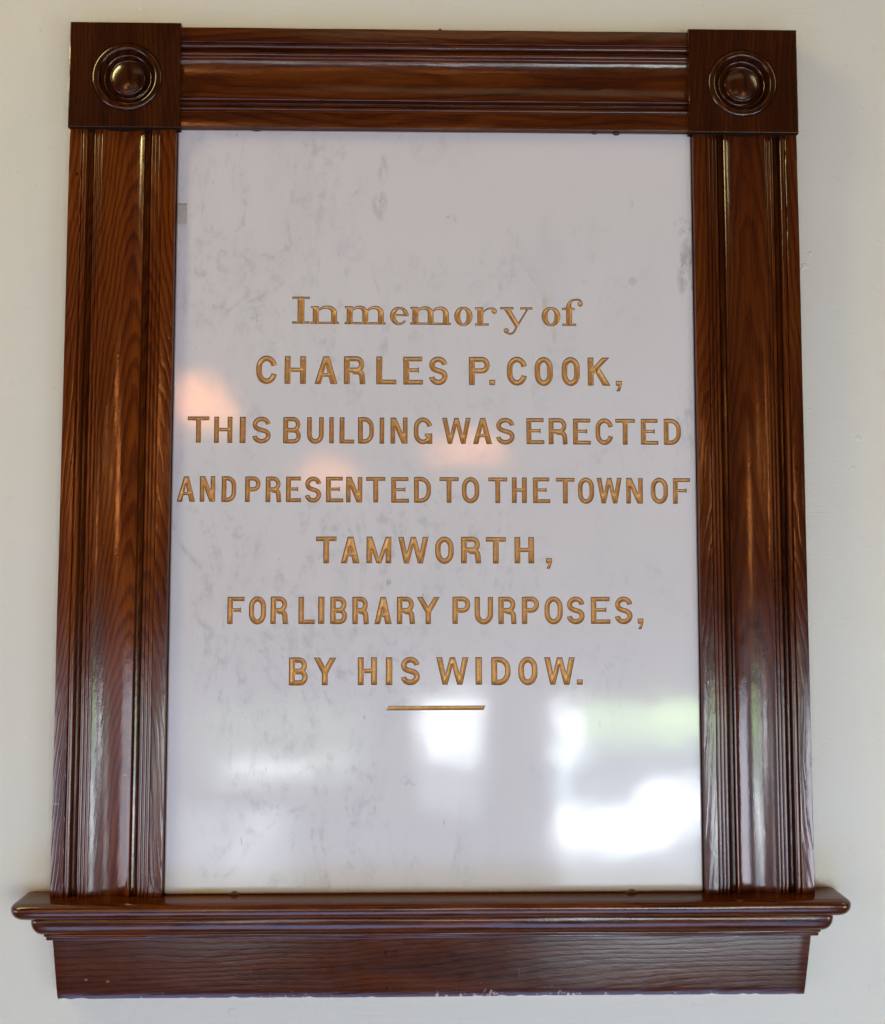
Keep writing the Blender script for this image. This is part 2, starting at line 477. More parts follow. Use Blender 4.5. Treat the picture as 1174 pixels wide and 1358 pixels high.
def plain(name, col, rough=0.5, metal=0.0, spec=0.5, nscale=300, amt=0.25):
    m, nt, N, L, b = new_mat(name)
    B = NB(nt)
    tc = N.new('ShaderNodeTexCoord').outputs['Object']
    n = B.noise(tc, nscale, 3, 0.6).outputs[0]
    L.new(B.mix(n, tuple(c * (1 - amt) for c in col), tuple(min(1, c * (1 + amt)) for c in col)), b.inputs['Base Color'])
    b.inputs['Roughness'].default_value = rough
    b.inputs['Metallic'].default_value = metal
    b.inputs['Specular IOR Level'].default_value = spec
    return m

# ------------------------------------------------------------------ wall
def build_wall():
    n = 2.6
    o = mesh_obj('wall', [(-n, 0, -1.7), (n, 0, -1.7), (n, 0, n), (-n, 0, n)], [(0, 1, 2, 3)], wall_mat())
    o['kind'] = 'structure'
build_wall()

# ------------------------------------------------------------------ glyph outlines (mm, lower left origin)
def stroke(pts, t, closed=False, ends=None):
    """polyline of width t (t may be a list) -> list of quads"""
    P = [Vector(p) for p in pts]
    n = len(P)
    T = t if isinstance(t, (list, tuple)) else [t] * n
    Lf, Rt = [], []
    for i in range(n):
        if closed: a, c = P[(i - 1) % n], P[(i + 1) % n]
        else: a, c = P[max(i - 1, 0)], P[min(i + 1, n - 1)]
        d1 = (P[i] - a) if (closed or i > 0) else (c - P[i])
        d2 = (c - P[i]) if (closed or i < n - 1) else (P[i] - a)
        d1 = d1.normalized(); d2 = d2.normalized()
        d = (d1 + d2).normalized()
        nrm = Vector((-d.y, d.x))
        k = 1.0 / max(0.5, nrm.dot(Vector((-d1.y, d1.x))))
        Lf.append(P[i] + nrm * T[i] / 2 * k)
        Rt.append(P[i] - nrm * T[i] / 2 * k)
    q = []
    for i in range(n if closed else n - 1):
        j = (i + 1) % n
        q.append([Lf[i], Rt[i], Rt[j], Lf[j]])
    return q

def arc(cx, cy, rx, ry, a0, a1, n=10):
    return [(cx + rx * math.cos(math.radians(a0 + (a1 - a0) * i / n)),
             cy + ry * math.sin(math.radians(a0 + (a1 - a0) * i / n))) for i in range(n + 1)]

def bez(p0, p1, p2, p3, n=8):
    r = []
    for i in range(n + 1):
        t = i / n; u = 1 - t
        r.append((u**3 * p0[0] + 3*u*u*t * p1[0] + 3*u*t*t * p2[0] + t**3 * p3[0],
                  u**3 * p0[1] + 3*u*u*t * p1[1] + 3*u*t*t * p2[1] + t**3 * p3[1]))
    return r

def box(x0, y0, x1, y1): return [[(x0, y0), (x1, y0), (x1, y1), (x0, y1)]]

def glyph(c, w, h, s):
    a = s / 2
    hb = s * 0.80                       # horizontal bars are a little thinner than stems
    ve = w - a
    if c == 'I': return box(0, 0, w, h)
    if c == 'T': return box(0, h - hb, w, h) + box(w / 2 - a, 0, w / 2 + a, h - hb * .5)
    if c == 'H': return box(0, 0, s, h) + box(w - s, 0, w, h) + box(s * .5, h * .5 - hb * .40, w - s * .5, h * .5 + hb * .5)
    if c == 'L': return box(0, 0, s, h) + box(s * .5, 0, w, hb)
    if c in 'EF':
        q = box(0, 0, s, h) + box(s * .5, h - hb, w * (1 if c == 'F' else .97), h)
        if c == 'E': q += box(s * .5, 0, w, hb)
        m = h * .5; e = w * .80
        q += box(s * .5, m - hb * .30, e - 1.2, m + hb * .50)
        q += [[(e - 3.2, m + hb * .1), (e, m - hb * .62), (e, m + hb * .82)]]
        return q
    if c == 'O':
        ry = min(h / 2, w * .58)
        p = arc(w / 2, h - ry, w / 2 - a, ry - hb / 2, 0, 180, 14) + arc(w / 2, ry, w / 2 - a, ry - hb / 2, 180, 360, 14)
        return stroke(p, s * .95, closed=True)
    if c == 'C' or c == 'G':
        ry = min(h / 2, w * .56)
        p = arc(w / 2, h - ry, w / 2 - a, ry - hb / 2, 12, 180, 14) + arc(w / 2, ry, w / 2 - a, ry - hb / 2, 180, 348 if c == 'C' else 360, 14)
        q = stroke(p, s * .95)
        if c == 'G': q += box(w - s, 0.0, w, h * .40) + box(w * .60, h * .40 - hb * .8, w, h * .40)
        return q
    if c == 'U':
        ry = w * .52
        p = [(a, h), (a, ry)] + arc(w / 2, ry, w / 2 - a, ry - hb / 2, 180, 360, 14)[1:-1] + [(w - a, ry), (w - a, h)]
        return stroke(p, s * .97)
    if c == 'D':
        r = min(w * .62, h * .5)
        p = [(s * .5, h - hb / 2), (w - r, h - hb / 2)] + arc(w - r, h - r, r - a, r - hb / 2, 90, 0, 8)[1:] + arc(w - r, r, r - a, r - hb / 2, 0, -90, 8)[:-1] + [(w - r, hb / 2), (s * .5, hb / 2)]
        return box(0, 0, s, h) + stroke(p, s * .92)
    def bowl(y0, y1, xr):
        ry = (y1 - y0) / 2; r = min(ry, xr * .5)
        return stroke([(s * .5, y1 - hb / 2), (xr - r, y1 - hb / 2)] + arc(xr - r, (y0 + y1) / 2, r - a, ry - hb / 2, 90, -90, 12)[1:-1] + [(xr - r, y0 + hb / 2), (s * .5, y0 + hb / 2)], s * .88)
    if c == 'P': return box(0, 0, s, h) + bowl(h * .42, h, w)
    if c == 'B': return box(0, 0, s, h) + bowl(h * .5 - hb * .45, h, w * .96) + bowl(0, h * .5 + hb * .45, w)
    if c == 'R':
        leg = bez((w * .42, h * .46), (w * .80, h * .46), (w - a - .8, h * .40), (w - a - .4, h * .20), 8) + [(w - a, 0)]
        return box(0, 0, s, h) + bowl(h * .42, h, w * .95) + stroke(leg, s * .95)
    if c == 'S':
        rx = w / 2 - a; ry = (h - hb) / 4
        cu, cl = h - hb / 2 - ry, hb / 2 + ry
        p = arc(w / 2, cu, rx * .96, ry, 2, 215, 14)
        q0 = arc(w / 2, cl, rx, ry, 35, -178, 14)
        e, f = p[-1], q0[0]
        p += bez(e, (e[0] + rx * .45, e[1] - ry * .50), (f[0] - rx * .45, f[1] + ry * .50), f, 6)[1:-1] + q0
        return stroke(p, s * .93)
    if c == 'A':
        t = s * 1.08; ap = w / 2
        q = [[(0, 0), (t, 0), (ap + t * .35, h), (ap - t * .45, h)], [(w - t * 1.1, 0), (w, 0), (ap + t * .5, h), (ap - t * .45, h)]]
        return q + box(w * .25, h * .26, w * .75, h * .26 + hb * .8)
    if c == 'V': pass
    if c == 'W':
        t = s * 1.0; k = w / 4
        return [[(0, h), (t, h), (k + t * .55, 0), (k - t * .30, 0)], [(k - t * .30, 0), (k + t * .55, 0), (2 * k + t * .45, h), (2 * k - t * .42, h)],
                [(2 * k - t * .42, h), (2 * k + t * .45, h), (3 * k + t * .35, 0), (3 * k - t * .55, 0)], [(3 * k - t * .55, 0), (3 * k + t * .35, 0), (w, h), (w - t, h)]]
    if c == 'M':
        return box(0, 0, s, h) + box(w - s, 0, w, h) + [[(0, h), (s * 1.0, h), (w / 2 + s * .30, 0), (w / 2 - s * .40, 0)], [(w, h), (w - s * 1.0, h), (w / 2 - s * .30, 0), (w / 2 + s * .40, 0)]]
    if c == 'N':
        return box(0, 0, s * .95, h) + box(w - s * .95, 0, w, h) + [[(0, h), (s * 1.1, h), (w, 0), (w - s * 1.15, 0)]]
    if c == 'K':
        return box(0, 0, s, h) + [[(s * .5, h * .30), (s * .5, h * .54), (w - s * 1.45, h), (w - s * .15, h)], [(w * .34, h * .46), (w * .52, h * .64), (w, 0), (w - s * 1.35, 0)]]
    if c == 'Y':
        t = s * 1.08; m = w / 2; y = h * .42
        return box(m - a, 0, m + a, y + 1.5) + [[(0, h), (t, h), (m + a, y + 1.5), (m + a, y - 1), (m - a, y)], [(w, h), (w - t, h), (m - a, y + 1.5), (m - a, y - 1), (m + a, y)]]
    if c == '.': return box(0, 0, w, h)
    if c == ',':
        return [[(0, h), (w, h), (w, h * .62), (w * .62, 0), (w * .05, 0), (w * .45, h * .5), (0, h * .52)]]
    # ---- old style letters of the first line
    t = 6.9; th = 2.7
    X = 21.8
    if c == 'i_': # capital I of the first line
        return box(0, 0, w, th) + box(0, h - th, w, h) + box(w / 2 - t * .58, th * .5, w / 2 + t * .58, h - th * .5)
    if c == 'n' or c == 'm':
        k = 1 if c == 'n' else 2
        q = box(0, 0, w, th) + box(0, h - th - .3, t + 2.6, h - .3) + box(2.4, th * .5, 2.4 + t, h - .3)
        span = (w - 2.4 - t - 2.4) / k
        for i in range(k):
            x0 = 2.4 + t * .6 + span * i
            x1 = 2.4 + span * (i + 1) + t / 2
            pts = bez((x0, h * .55), (x0 + 1.5, h * .98), (x1 - 1.0, h * 1.10), (x1, h * .62), 10)
            T = [2.2 + (t - 2.2) * (j / 10) ** 1.6 for j in range(11)]
            q += stroke(pts, T) + box(x1 - t / 2, th * .5, x1 + t / 2, h * .64)
        return q
    if c == 'o':
        n = 28; q = []
        p = arc(w / 2, h / 2, (w - t) / 2 * 1.02, (h - th) / 2, 0, 360, n)[:-1]
        T = [th + (t - th) * abs(math.cos(2 * math.pi * i / n)) ** 1.3 for i in range(n)]
        return stroke(p, T, closed=True)
    if c == 'e':
        n = 26
        p = arc(w / 2, h / 2, (w - t) / 2 * 1.02, (h - th) / 2, 0, 325, n)
        T = []
        for i in range(n + 1):
            an = math.radians(325 * i / n)
            T.append(th + (t - th) * (max(0, -math.cos(an)) ** 1.2 + (0.75 * max(0, math.cos(an)) ** 1.5 if an < 1.6 else 0)))
        return stroke(p, T) + box(t * .6, h * .5 - .2, w - 1.2, h * .5 + th - .4)
    if c == 'r':
        q = box(0, 0, w * .62, th) + box(0, h - th - .3, t + 3.0, h - .3) + box(2.8, th * .5, 2.8 + t, h - .3)
        q += stroke(bez((2.8 + t * .7, h * .5), (2.8 + t, h * .92), (w - 7, h * 1.0), (w - 3.0, h * .86), 8), [1.6, 1.7, 1.8, 1.9, 2.0, 2.2, 2.6, 3.0, 3.4])
        q += [arc(w - 3.2, h * .77, 3.2, 3.2, 0, 360, 14)[:-1]]
        return q
    if c == 'y':
        b0 = h - X
        q = box(0, h - th, w * .42, h) + box(w * .62, h - th, w, h)
        q += [[(w * .10, h - th * .5), (w * .30, h - th * .5), (w * .60, b0 + 1), (w * .46, b0 - 1.5)]]
        q += stroke([(w * .86, h - th * .5), (w * .52, b0 - 1.0)] + bez((w * .50, b0 - 2.0), (w * .42, 0), (w * .28, .2), (w * .22, 2.8), 6), [2.0, 2.3, 2.4, 2.6, 2.6, 2.4, 2.2, 2.2, 2.4])
        q += [arc(w * .19, 5.0, 3.1, 3.1, 0, 360, 14)[:-1]]
        return q
    if c == 'f':
        q = box(0, 0, w * .66, th) + box(0, X - th - .3, w * .60, X - .3)
        x0 = w * .33
        q += box(x0 - t / 2, th * .5, x0 + t / 2, X)
        q += stroke(bez((x0 - .3, X - 1), (x0 - .4, h * .90), (x0 + 3, h - 1.4), (w * .72, h - 1.2), 10), [t, t * .92, t * .8, t * .68, t * .56, t * .46, t * .40, 2.4, 2.2, 2.2, 2.2])
        q += stroke(bez((w * .70, h - 1.2), (w * .84, h - 1.2), (w * .94, h - 3), (w * .90, h - 6), 6), 2.4)
        q += [arc(w * .86, h - 6.6, 3.1, 3.1, 0, 360, 14)[:-1]]
        return q
    return box(0, 0, w, h)

def union_loops(polys, maxseg=1.1):
    """union of simple polygons -> closed outline loops, resampled"""
    V, F = [], []
    for p in polys:
        p = [Vector((q[0], q[1])) for q in p]
        area = sum(p[i].x * p[(i + 1) % len(p)].y - p[(i + 1) % len(p)].x * p[i].y for i in range(len(p)))
        if area < 0: p = p[::-1]
        b = len(V)
        V += p
        F.append(list(range(b, b + len(p))))
    vs, es, fs, _, _, _ = delaunay_2d_cdt(V, [], F, 0, 1e-4)
    # keep the triangles that lie in at least one of the polygons
    cen = np.array([[sum(vs[i].x for i in f) / 3, sum(vs[i].y for i in f) / 3] for f in fs])
    ok = np.zeros(len(fs), bool)
    for f in F:
        A = np.array([tuple(V[i]) for i in f])
        ok |= inside(cen, A, np.roll(A, -1, 0))
    fs = [f for f, k in zip(fs, ok) if k]
    cnt = {}
    for f in fs:
        for i in range(len(f)):
            e = (f[i], f[(i + 1) % len(f)])
            if (e[1], e[0]) in cnt: cnt[(e[1], e[0])] += 1
            else: cnt[e] = cnt.get(e, 0) + 1
    nxt = {}
    for (a, b), k in cnt.items():
        if k == 1: nxt.setdefault(a, []).append(b)
    loops = []
    while nxt:
        s0 = next(iter(nxt)); lp = [s0]; cur = s0
        while True:
            n = nxt[cur].pop()
            if not nxt[cur]: del nxt[cur]
            if n == s0: break
            lp.append(n); cur = n
            if cur not in nxt: break
        if len(lp) < 3: continue
        P = [vs[i] for i in lp]
        # drop nearly collinear and doubled points, then split the long edges
        Q = []
        for i in range(len(P)):
            a, b, c = P[i - 1], P[i], P[(i + 1) % len(P)]
            if (b - a).length < 0.05: continue
            if abs((b - a).cross(c - b)) < 0.0015 * (b - a).length * (c - b).length and (b - a).dot(c - b) > 0: continue
            Q.append(b)
        if len(Q) < 3: continue
        R = []
        for i in range(len(Q)):
            a, b = Q[i], Q[(i + 1) % len(Q)]
            k = max(1, int(math.ceil((b - a).length / maxseg)))
            for j in range(k): R.append(a.lerp(b, j / k))
        ar = sum(R[i].x * R[(i + 1) % len(R)].y - R[(i + 1) % len(R)].x * R[i].y for i in range(len(R)))
        if abs(ar) > 0.4: loops.append(R)
    return loops

def seg_dist(P, A, Bq):
    """distance of points P (n,2) to the segments A-Bq (m,2)"""
    d = Bq - A
    ll = (d * d).sum(1) + 1e-12
    t = np.clip(((P[:, None] - A[None]) * d[None]).sum(2) / ll, 0, 1)
    c = A[None] + t[..., None] * d[None]
    return np.sqrt(((P[:, None] - c) ** 2).sum(2)).min(1)

def inside(P, A, Bq):
    y0, y1 = A[:, 1][None], Bq[:, 1][None]
    py = P[:, 1][:, None]
    cr = (y0 > py) != (y1 > py)
    with np.errstate(divide='ignore', invalid='ignore'):
        xi = A[:, 0][None] + (py - y0) / (y1 - y0) * (Bq[:, 0] - A[:, 0])[None]
    return (np.where(cr, P[:, 0][:, None] < xi, False).sum(1) % 2) == 1

def loops_segs(loops):
    A = np.array([tuple(p) for lp in loops for p in lp])
    Bq = np.array([tuple(lp[(i + 1) % len(lp)]) for lp in loops for i in range(len(lp))])
    return A, Bq

def groove_mesh(loops, depth=2.0, half=3.0, rim=0.55, step=0.85):
    A, Bq = loops_segs(loops)
    pts = [tuple(p) for lp in loops for p in lp]
    edges, b = [], 0
    for lp in loops:
        n = len(lp)
        edges += [(b + i, b + (i + 1) % n) for i in range(n)]
        b += n
    cand = []
    for lp in loops:                                  # a row of points just inside the outline: the rim of the cut
        n = len(lp)
        for i in range(n):
            d = (lp[(i + 1) % n] - lp[i - 1])
            if d.length < 1e-6: continue
            d.normalize()
            for sgn in (-1, 1):
                cand.append((lp[i].x + sgn * -d.y * rim, lp[i].y + sgn * d.x * rim))
    cand = np.array(cand)
    dd = seg_dist(cand, A, Bq); ins = inside(cand, A, Bq)
    rimp = cand[ins & (dd > rim * 0.9)]
    lo, hi = A.min(0), A.max(0)
    g = []
    j = 0; y = lo[1]
    while y < hi[1]:
        x = lo[0] + (step / 2 if j % 2 else 0)
        while x < hi[0]:
            g.append((x, y)); x += step
        y += step * 0.87; j += 1
    g = np.array(g)
    dd = seg_dist(g, A, Bq); ins = inside(g, A, Bq)
    g = g[ins & (dd > rim * 1.55)]
    allp = pts + [tuple(q) for q in rimp] + [tuple(q) for q in g]
    vs, es, fs, _, _, _ = delaunay_2d_cdt([Vector(q) for q in allp], edges, [], 0, 1e-5)
    V = np.array([tuple(v) for v in vs])
    F = np.array(fs)
    cen = V[F].mean(1)
    F = F[inside(cen, A, Bq)]
    d = seg_dist(V, A, Bq)
    t = np.clip(d / half, 0, 1)
    z = depth * (0.72 * t + 0.28 * np.sqrt(np.clip(1 - (1 - t) ** 2, 0, 1)))
    z[d < 1e-4] = 0
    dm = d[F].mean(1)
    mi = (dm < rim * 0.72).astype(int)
    return V, z, F, mi

# each letter: row, character, left, right, foot, top (mm from the tablet's centre)
LET=[(0,'I',-167.3,-146.8,209.3,241.4),(0,'n',-145.6,-112.5,209.0,230.4),(0,'m',-106.0,-57.9,208.7,230.5),(0,'e',-53.1,-30.9,208.3,229.8),(0,'m',-29.4,18.1,208.5,230.0),(0,'o',22.2,43.3,207.6,230.2),(0,'r',46.2,72.3,208.0,230.2),(0,'y',75.8,113.8,196.9,230.0),(0,'o',124.7,146.5,208.0,230.6),(0,'f',148.4,173.4,208.3,240.8),(1,'C',-208.5,-183.9,138.4,170.9),(1,'H',-175.3,-150.4,138.3,170.9),(1,'A',-140.7,-113.9,138.2,170.8),(1,'R',-106.6,-81.3,138.1,170.8),(1,'L',-69.0,-45.6,138.0,170.8),(1,'E',-37.5,-14.6,137.9,170.8),(1,'S',-7.8,14.3,137.8,170.8),(1,'P',39.1,64.0,137.7,170.7),(1,'.',63.1,69.9,137.6,143.9),(1,'C',83.2,107.2,137.6,170.7),(1,'O',115.6,137.2,137.5,170.7),(1,'O',147.3,168.9,137.4,170.7),(1,'K',177.9,204.8,137.3,170.6),(1,',',210.9,218.1,131.0,143.4),(2,'T',-286.5,-261.4,68.9,99.5),(2,'H',-255.9,-234.8,68.8,99.5),(2,'I',-226.3,-219.4,68.8,99.4),(2,'S',-211.9,-190.3,68.8,99.4),(2,'B',-176.1,-155.3,68.7,99.3),(2,'U',-148.9,-129.4,68.7,99.3),(2,'I',-123.0,-117.7,68.7,99.2),(2,'L',-111.2,-94.1,68.7,99.2),(2,'D',-89.8,-71.1,68.6,99.2),(2,'I',-64.6,-59.3,68.6,99.1),(2,'N',-52.0,-32.2,68.6,99.1),(2,'G',-25.2,-3.5,68.5,99.1),(2,'W',7.9,41.2,68.5,99.0),(2,'A',43.6,66.0,68.4,98.9),(2,'S',70.3,92.3,68.4,98.9),(2,'E',105.8,126.6,68.4,98.8),(2,'R',131.9,154.1,68.3,98.8),(2,'E',160.2,181.0,68.3,98.7),(2,'C',186.5,207.5,68.3,98.7),(2,'T',209.9,232.7,68.2,98.6),(2,'E',239.7,260.0,68.2,98.6),(2,'D',266.2,286.5,68.2,98.5),(3,'A',-297.5,-276.2,0.7,30.1),(3,'N',-271.2,-253.5,0.6,30.1),(3,'D',-246.3,-229.3,0.6,30.0),(3,'P',-219.2,-201.2,0.5,30.0),(3,'R',-195.8,-177.5,0.4,29.9),(3,'E',-172.4,-154.9,0.4,29.9),(3,'S',-150.6,-131.5,0.3,29.9),(3,'E',-126.4,-106.4,0.2,29.8),(3,'N',-103.0,-84.3,0.2,29.8),(3,'T',-80.0,-57.9,0.1,29.7),(3,'E',-50.9,-30.4,0.0,29.7),(3,'D',-24.8,-5.0,-0.0,29.6),(3,'T',4.7,26.9,-0.1,29.6),(3,'O',30.6,51.0,-0.2,29.5),(3,'T',61.5,83.4,-0.3,29.5),(3,'H',88.6,106.0,-0.3,29.4),(3,'E',113.0,132.9,-0.4,29.4),(3,'T',140.0,161.6,-0.5,29.3),(3,'O',165.4,184.4,-0.5,29.3),(3,'W',187.1,216.4,-0.6,29.2),(3,'N',221.6,240.9,-0.7,29.2),(3,'O',250.2,270.4,-0.7,29.1),(3,'F',276.0,296.0,-0.8,29.1),(4,'T',-137.3,-113.6,-70.0,-39.2),(4,'A',-108.7,-87.0,-70.0,-39.3),(4,'M',-79.3,-50.7,-70.0,-39.3),(4,'W',-42.7,-7.6,-70.0,-39.4),(4,'O',-0.4,21.4,-70.0,-39.5),(4,'R',29.5,52.9,-70.0,-39.5),(4,'T',58.2,81.4,-70.0,-39.6),(4,'H',91.3,113.9,-70.0,-39.6),(4,',',127.6,134.7,-76.0,-63.9),(5,'F',-237.7,-218.2,-139.3,-108.2),(5,'O',-213.1,-193.3,-139.3,-108.2),(5,'R',-188.3,-168.1,-139.3,-108.2),(5,'L',-156.6,-137.9,-139.3,-108.3),(5,'I',-134.0,-126.9,-139.3,-108.3),(5,'B',-120.3,-100.7,-139.3,-108.3),(5,'R',-94.9,-75.8,-139.4,-108.3),(5,'A',-69.7,-49.8,-139.4,-108.3),(5,'R',-43.8,-23.0,-139.4,-108.4),(5,'Y',-21.3,5.3,-139.4,-108.4),(5,'P',19.8,40.6,-139.4,-108.4),(5,'U',45.2,66.5,-139.4,-108.4),(5,'R',72.5,93.5,-139.4,-108.5),(5,'P',99.5,119.7,-139.4,-108.5),(5,'O',125.5,146.8,-139.4,-108.5),(5,'S',151.2,172.1,-139.4,-108.5),(5,'E',179.2,201.5,-139.4,-108.6),(5,'S',206.5,227.3,-139.5,-108.6),(5,',',233.1,239.8,-145.5,-133.4),(6,'B',-166.6,-144.8,-208.7,-177.4),(6,'Y',-138.6,-112.7,-208.7,-177.4),(6,'H',-88.4,-66.4,-208.7,-177.3),(6,'I',-56.3,-48.8,-208.7,-177.3),(6,'S',-39.4,-17.2,-208.6,-177.3),(6,'W',1.3,38.2,-208.6,-177.3),(6,'I',46.1,53.6,-208.6,-177.2),(6,'D',64.3,86.6,-208.6,-177.2),(6,'O',95.1,117.4,-208.5,-177.2),(6,'W',124.8,160.1,-208.5,-177.2),(6,'.',162.3,169.0,-208.5,-202.5)]

# ------------------------------------------------------------------ the marble tablet
FACE = -15.0                     # mm: the marble's face stands 15 mm off the wall
tablet = thing('marble_tablet', (0, 0, -0.4415),
               'grey-white marble tablet with engraved gilt memorial lettering inside the brown wooden frame', 'memorial plaque')
M_marble = marble_mat()
M_gold = gold_mat('gilt_letter', (0.46, 0.23, 0.065), (0.66, 0.37, 0.125), 0.40, 0.55)
M_rim = gold_mat('shaded_groove_edge', (0.085, 0.038, 0.013), (0.19, 0.09, 0.032), 0.6, 0.1)  # darker band paints shade along the steep edges of the cut
Z0 = 441.5                       # parts are children of an empty at the tablet's foot

def build_letters():
    holes = []
    for (row, c, x0, x1, z0, z1) in LET:
        wd, ht = x1 - x0, z1 - z0
        key = 'i_' if (row == 0 and c == 'I') else c
        s = {1: 6.9, 2: 5.7, 3: 5.6, 4: 6.6, 5: 6.2, 6: 6.8}.get(row, 6.2)
        polys = glyph(key, wd, ht, s)
        loops = union_loops(polys)
        jx, jz = random.uniform(-.15, .15), random.uniform(-.15, .15)
        rot = random.uniform(-.006, .006)
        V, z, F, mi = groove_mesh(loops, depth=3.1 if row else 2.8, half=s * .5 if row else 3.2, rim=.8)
        cx, cz = wd / 2, ht / 2
        cr, sr = math.cos(rot), math.sin(rot)
        def tr(px, py):
            dx, dy = px - cx, py - cz
            return (x0 + jx + cx + dx * cr - dy * sr, z0 + jz + cz + dx * sr + dy * cr)
        ox, oz = x0 + cx, z0 + cz
        verts = []
        for (px, py), d in zip(V, z):
            X, Z = tr(px, py)
            verts.append(((X - ox) * MM, (FACE + d) * MM, (Z - oz) * MM))
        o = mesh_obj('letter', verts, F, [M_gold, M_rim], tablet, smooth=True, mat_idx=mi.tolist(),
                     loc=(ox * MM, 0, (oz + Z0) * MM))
        if c == '.': o.name = 'full_stop'
        if c == ',': o.name = 'comma'
        for lp in loops:
            holes.append([tr(p.x, p.y) for p in lp])
    # the slanted rule under the words
    rp = [(-53.0, -232.2), (57.5, -231.9), (55.3, -237.0), (-55.7, -237.3)]
    loops = union_loops([rp])
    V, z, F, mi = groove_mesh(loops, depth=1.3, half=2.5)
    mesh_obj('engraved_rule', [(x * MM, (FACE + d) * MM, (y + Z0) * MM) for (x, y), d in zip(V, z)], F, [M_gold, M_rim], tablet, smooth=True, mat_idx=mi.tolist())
    for lp in loops: holes.append([(p.x, p.y) for p in lp])
    return holes

def build_slab(holes):
    hw, zb, zt = 303.6, -440.9, 441.2
    bv = 1.6
    # outline of the face with slightly rounded corners and a few small chips along the top edge
    def rr(hw, zb, zt, r):
        p = []
        for (cx, cz, a0) in ((hw - r, zb + r, -90), (hw - r, zt - r, 0), (-hw + r, zt - r, 90), (-hw + r, zb + r, 180)):
            p += arc(cx, cz, r, r, a0, a0 + 90, 4)
        return p
    outer = rr(hw - bv, zb + bv, zt - bv, 2.0)
    rim = rr(hw, zb, zt, 2.6)
    pts, edges = [Vector(p) for p in outer], [(i, (i + 1) % len(outer)) for i in range(len(outer))]
    for lp in holes:
        b = len(pts); n = len(lp)
        pts += [Vector(p) for p in lp]
        edges += [(b + i, b + (i + 1) % n) for i in range(n)]
    vs, es, fs, _, _, _ = delaunay_2d_cdt(pts, edges, [], 0, 1e-5)
    V = np.array([tuple(v) for v in vs]); F = np.array(fs)
    cen = V[F].mean(1)
    keep = np.ones(len(F), bool)
    # even-odd against nearby hole loops only
    par = np.zeros(len(F), int)
    for lp in holes:
        A = np.array(lp); Bq = np.roll(A, -1, 0)
        lo, hi = A.min(0), A.max(0)
        s = np.where((cen[:, 0] >= lo[0]) & (cen[:, 0] <= hi[0]) & (cen[:, 1] >= lo[1]) & (cen[:, 1] <= hi[1]))[0]
        if len(s): par[s] += inside(cen[s], A, Bq)
    keep = (par % 2) == 0
    F = F[keep]
    verts = [(x * MM, FACE * MM, (z + Z0) * MM) for x, z in V]
    faces = [tuple(f) for f in F]
    # bevel and sides
    b = len(verts); n = len(rim)
    verts += [(x * MM, FACE * MM, (z + Z0) * MM) for x, z in outer]
    verts += [(x * MM, (FACE + bv * .7) * MM, (z + Z0) * MM) for x, z in rim]
    verts += [(x * MM, -1.0 * MM, (z + Z0) * MM) for x, z in rim]
    for i in range(n):
        j = (i + 1) % n
        faces.append((b + i, b + n + i, b + n + j, b + j))
        faces.append((b + n + i, b + 2 * n + i, b + 2 * n + j, b + n + j))
    o = mesh_obj('slab', verts, faces, M_marble, tablet)
    return o
slab = build_slab(build_letters())

def small_box(name, x0, x1, z0, z1, y0, y1, mat, parent, off=(0, 0, 0), bev=0.3, seg=2):
    bm = bmesh.new()
    bmesh.ops.create_cube(bm, size=1)
    for v in bm.verts:
        v.co = Vector(((x0 + x1) / 2 + v.co.x * (x1 - x0), (y0 + y1) / 2 + v.co.y * (y1 - y0), (z0 + z1) / 2 + v.co.z * (z1 - z0))) * MM
    bmesh.ops.bevel(bm, geom=bm.edges[:], offset=bev * MM, segments=seg, affect='EDGES', profile=0.6)
    me = bpy.data.meshes.new(name); bm.to_mesh(me); bm.free()
    me.materials.append(mat)
    o = bpy.data.objects.new(name, me); C.objects.link(o)
    o.parent = parent; o.location = off
    smooth_angle(o, 40)
    return o

M_tape = plain('yellowed_tape', (0.40, 0.36, 0.31), 0.35, nscale=120, amt=0.12)
def build_tape():
    # a small piece of old tape, slightly wavy
    nx, nz = 8, 12
    v, f = [], []
    for j in range(nz + 1):
        for i in range(nx + 1):
            x = -303.0 + 11.4 * i / nx + .25 * math.sin(j * 1.7)
            z = 326.3 + 25.2 * j / nz + .4 * math.sin(i * 1.1)
            y = FACE - .12 - .18 * (0.5 + 0.5 * math.sin(i * 1.3 + j * .8))
            v.append((x * MM, y * MM, (z + Z0) * MM))
    for j in range(nz):
        for i in range(nx):
            a = j * (nx + 1) + i
            f.append((a, a + 1, a + nx + 2, a + nx + 1))
    o = mesh_obj('tape_strip', v, f, M_tape, tablet, smooth=True)
    md = o.modifiers.new('thickness', 'SOLIDIFY'); md.thickness = 0.0002
    o['label'] = 'small yellowed strip of tape stuck to the left edge'
build_tape()

# ------------------------------------------------------------------ the frame
frame = thing('wooden_frame', (0, 0, -0.552),
              'dark varnished wooden frame with fluted sides, bullseye corner blocks and a projecting sill', 'frame')
FZ = 552.0

def bead(u0, u1, top, base, n=7):
    r = (u1 - u0) / 2
    return [(u0 + r - r * math.cos(math.pi * i / n), base + (top - base) * math.sin(math.pi * i / n)) for i in range(n + 1)]

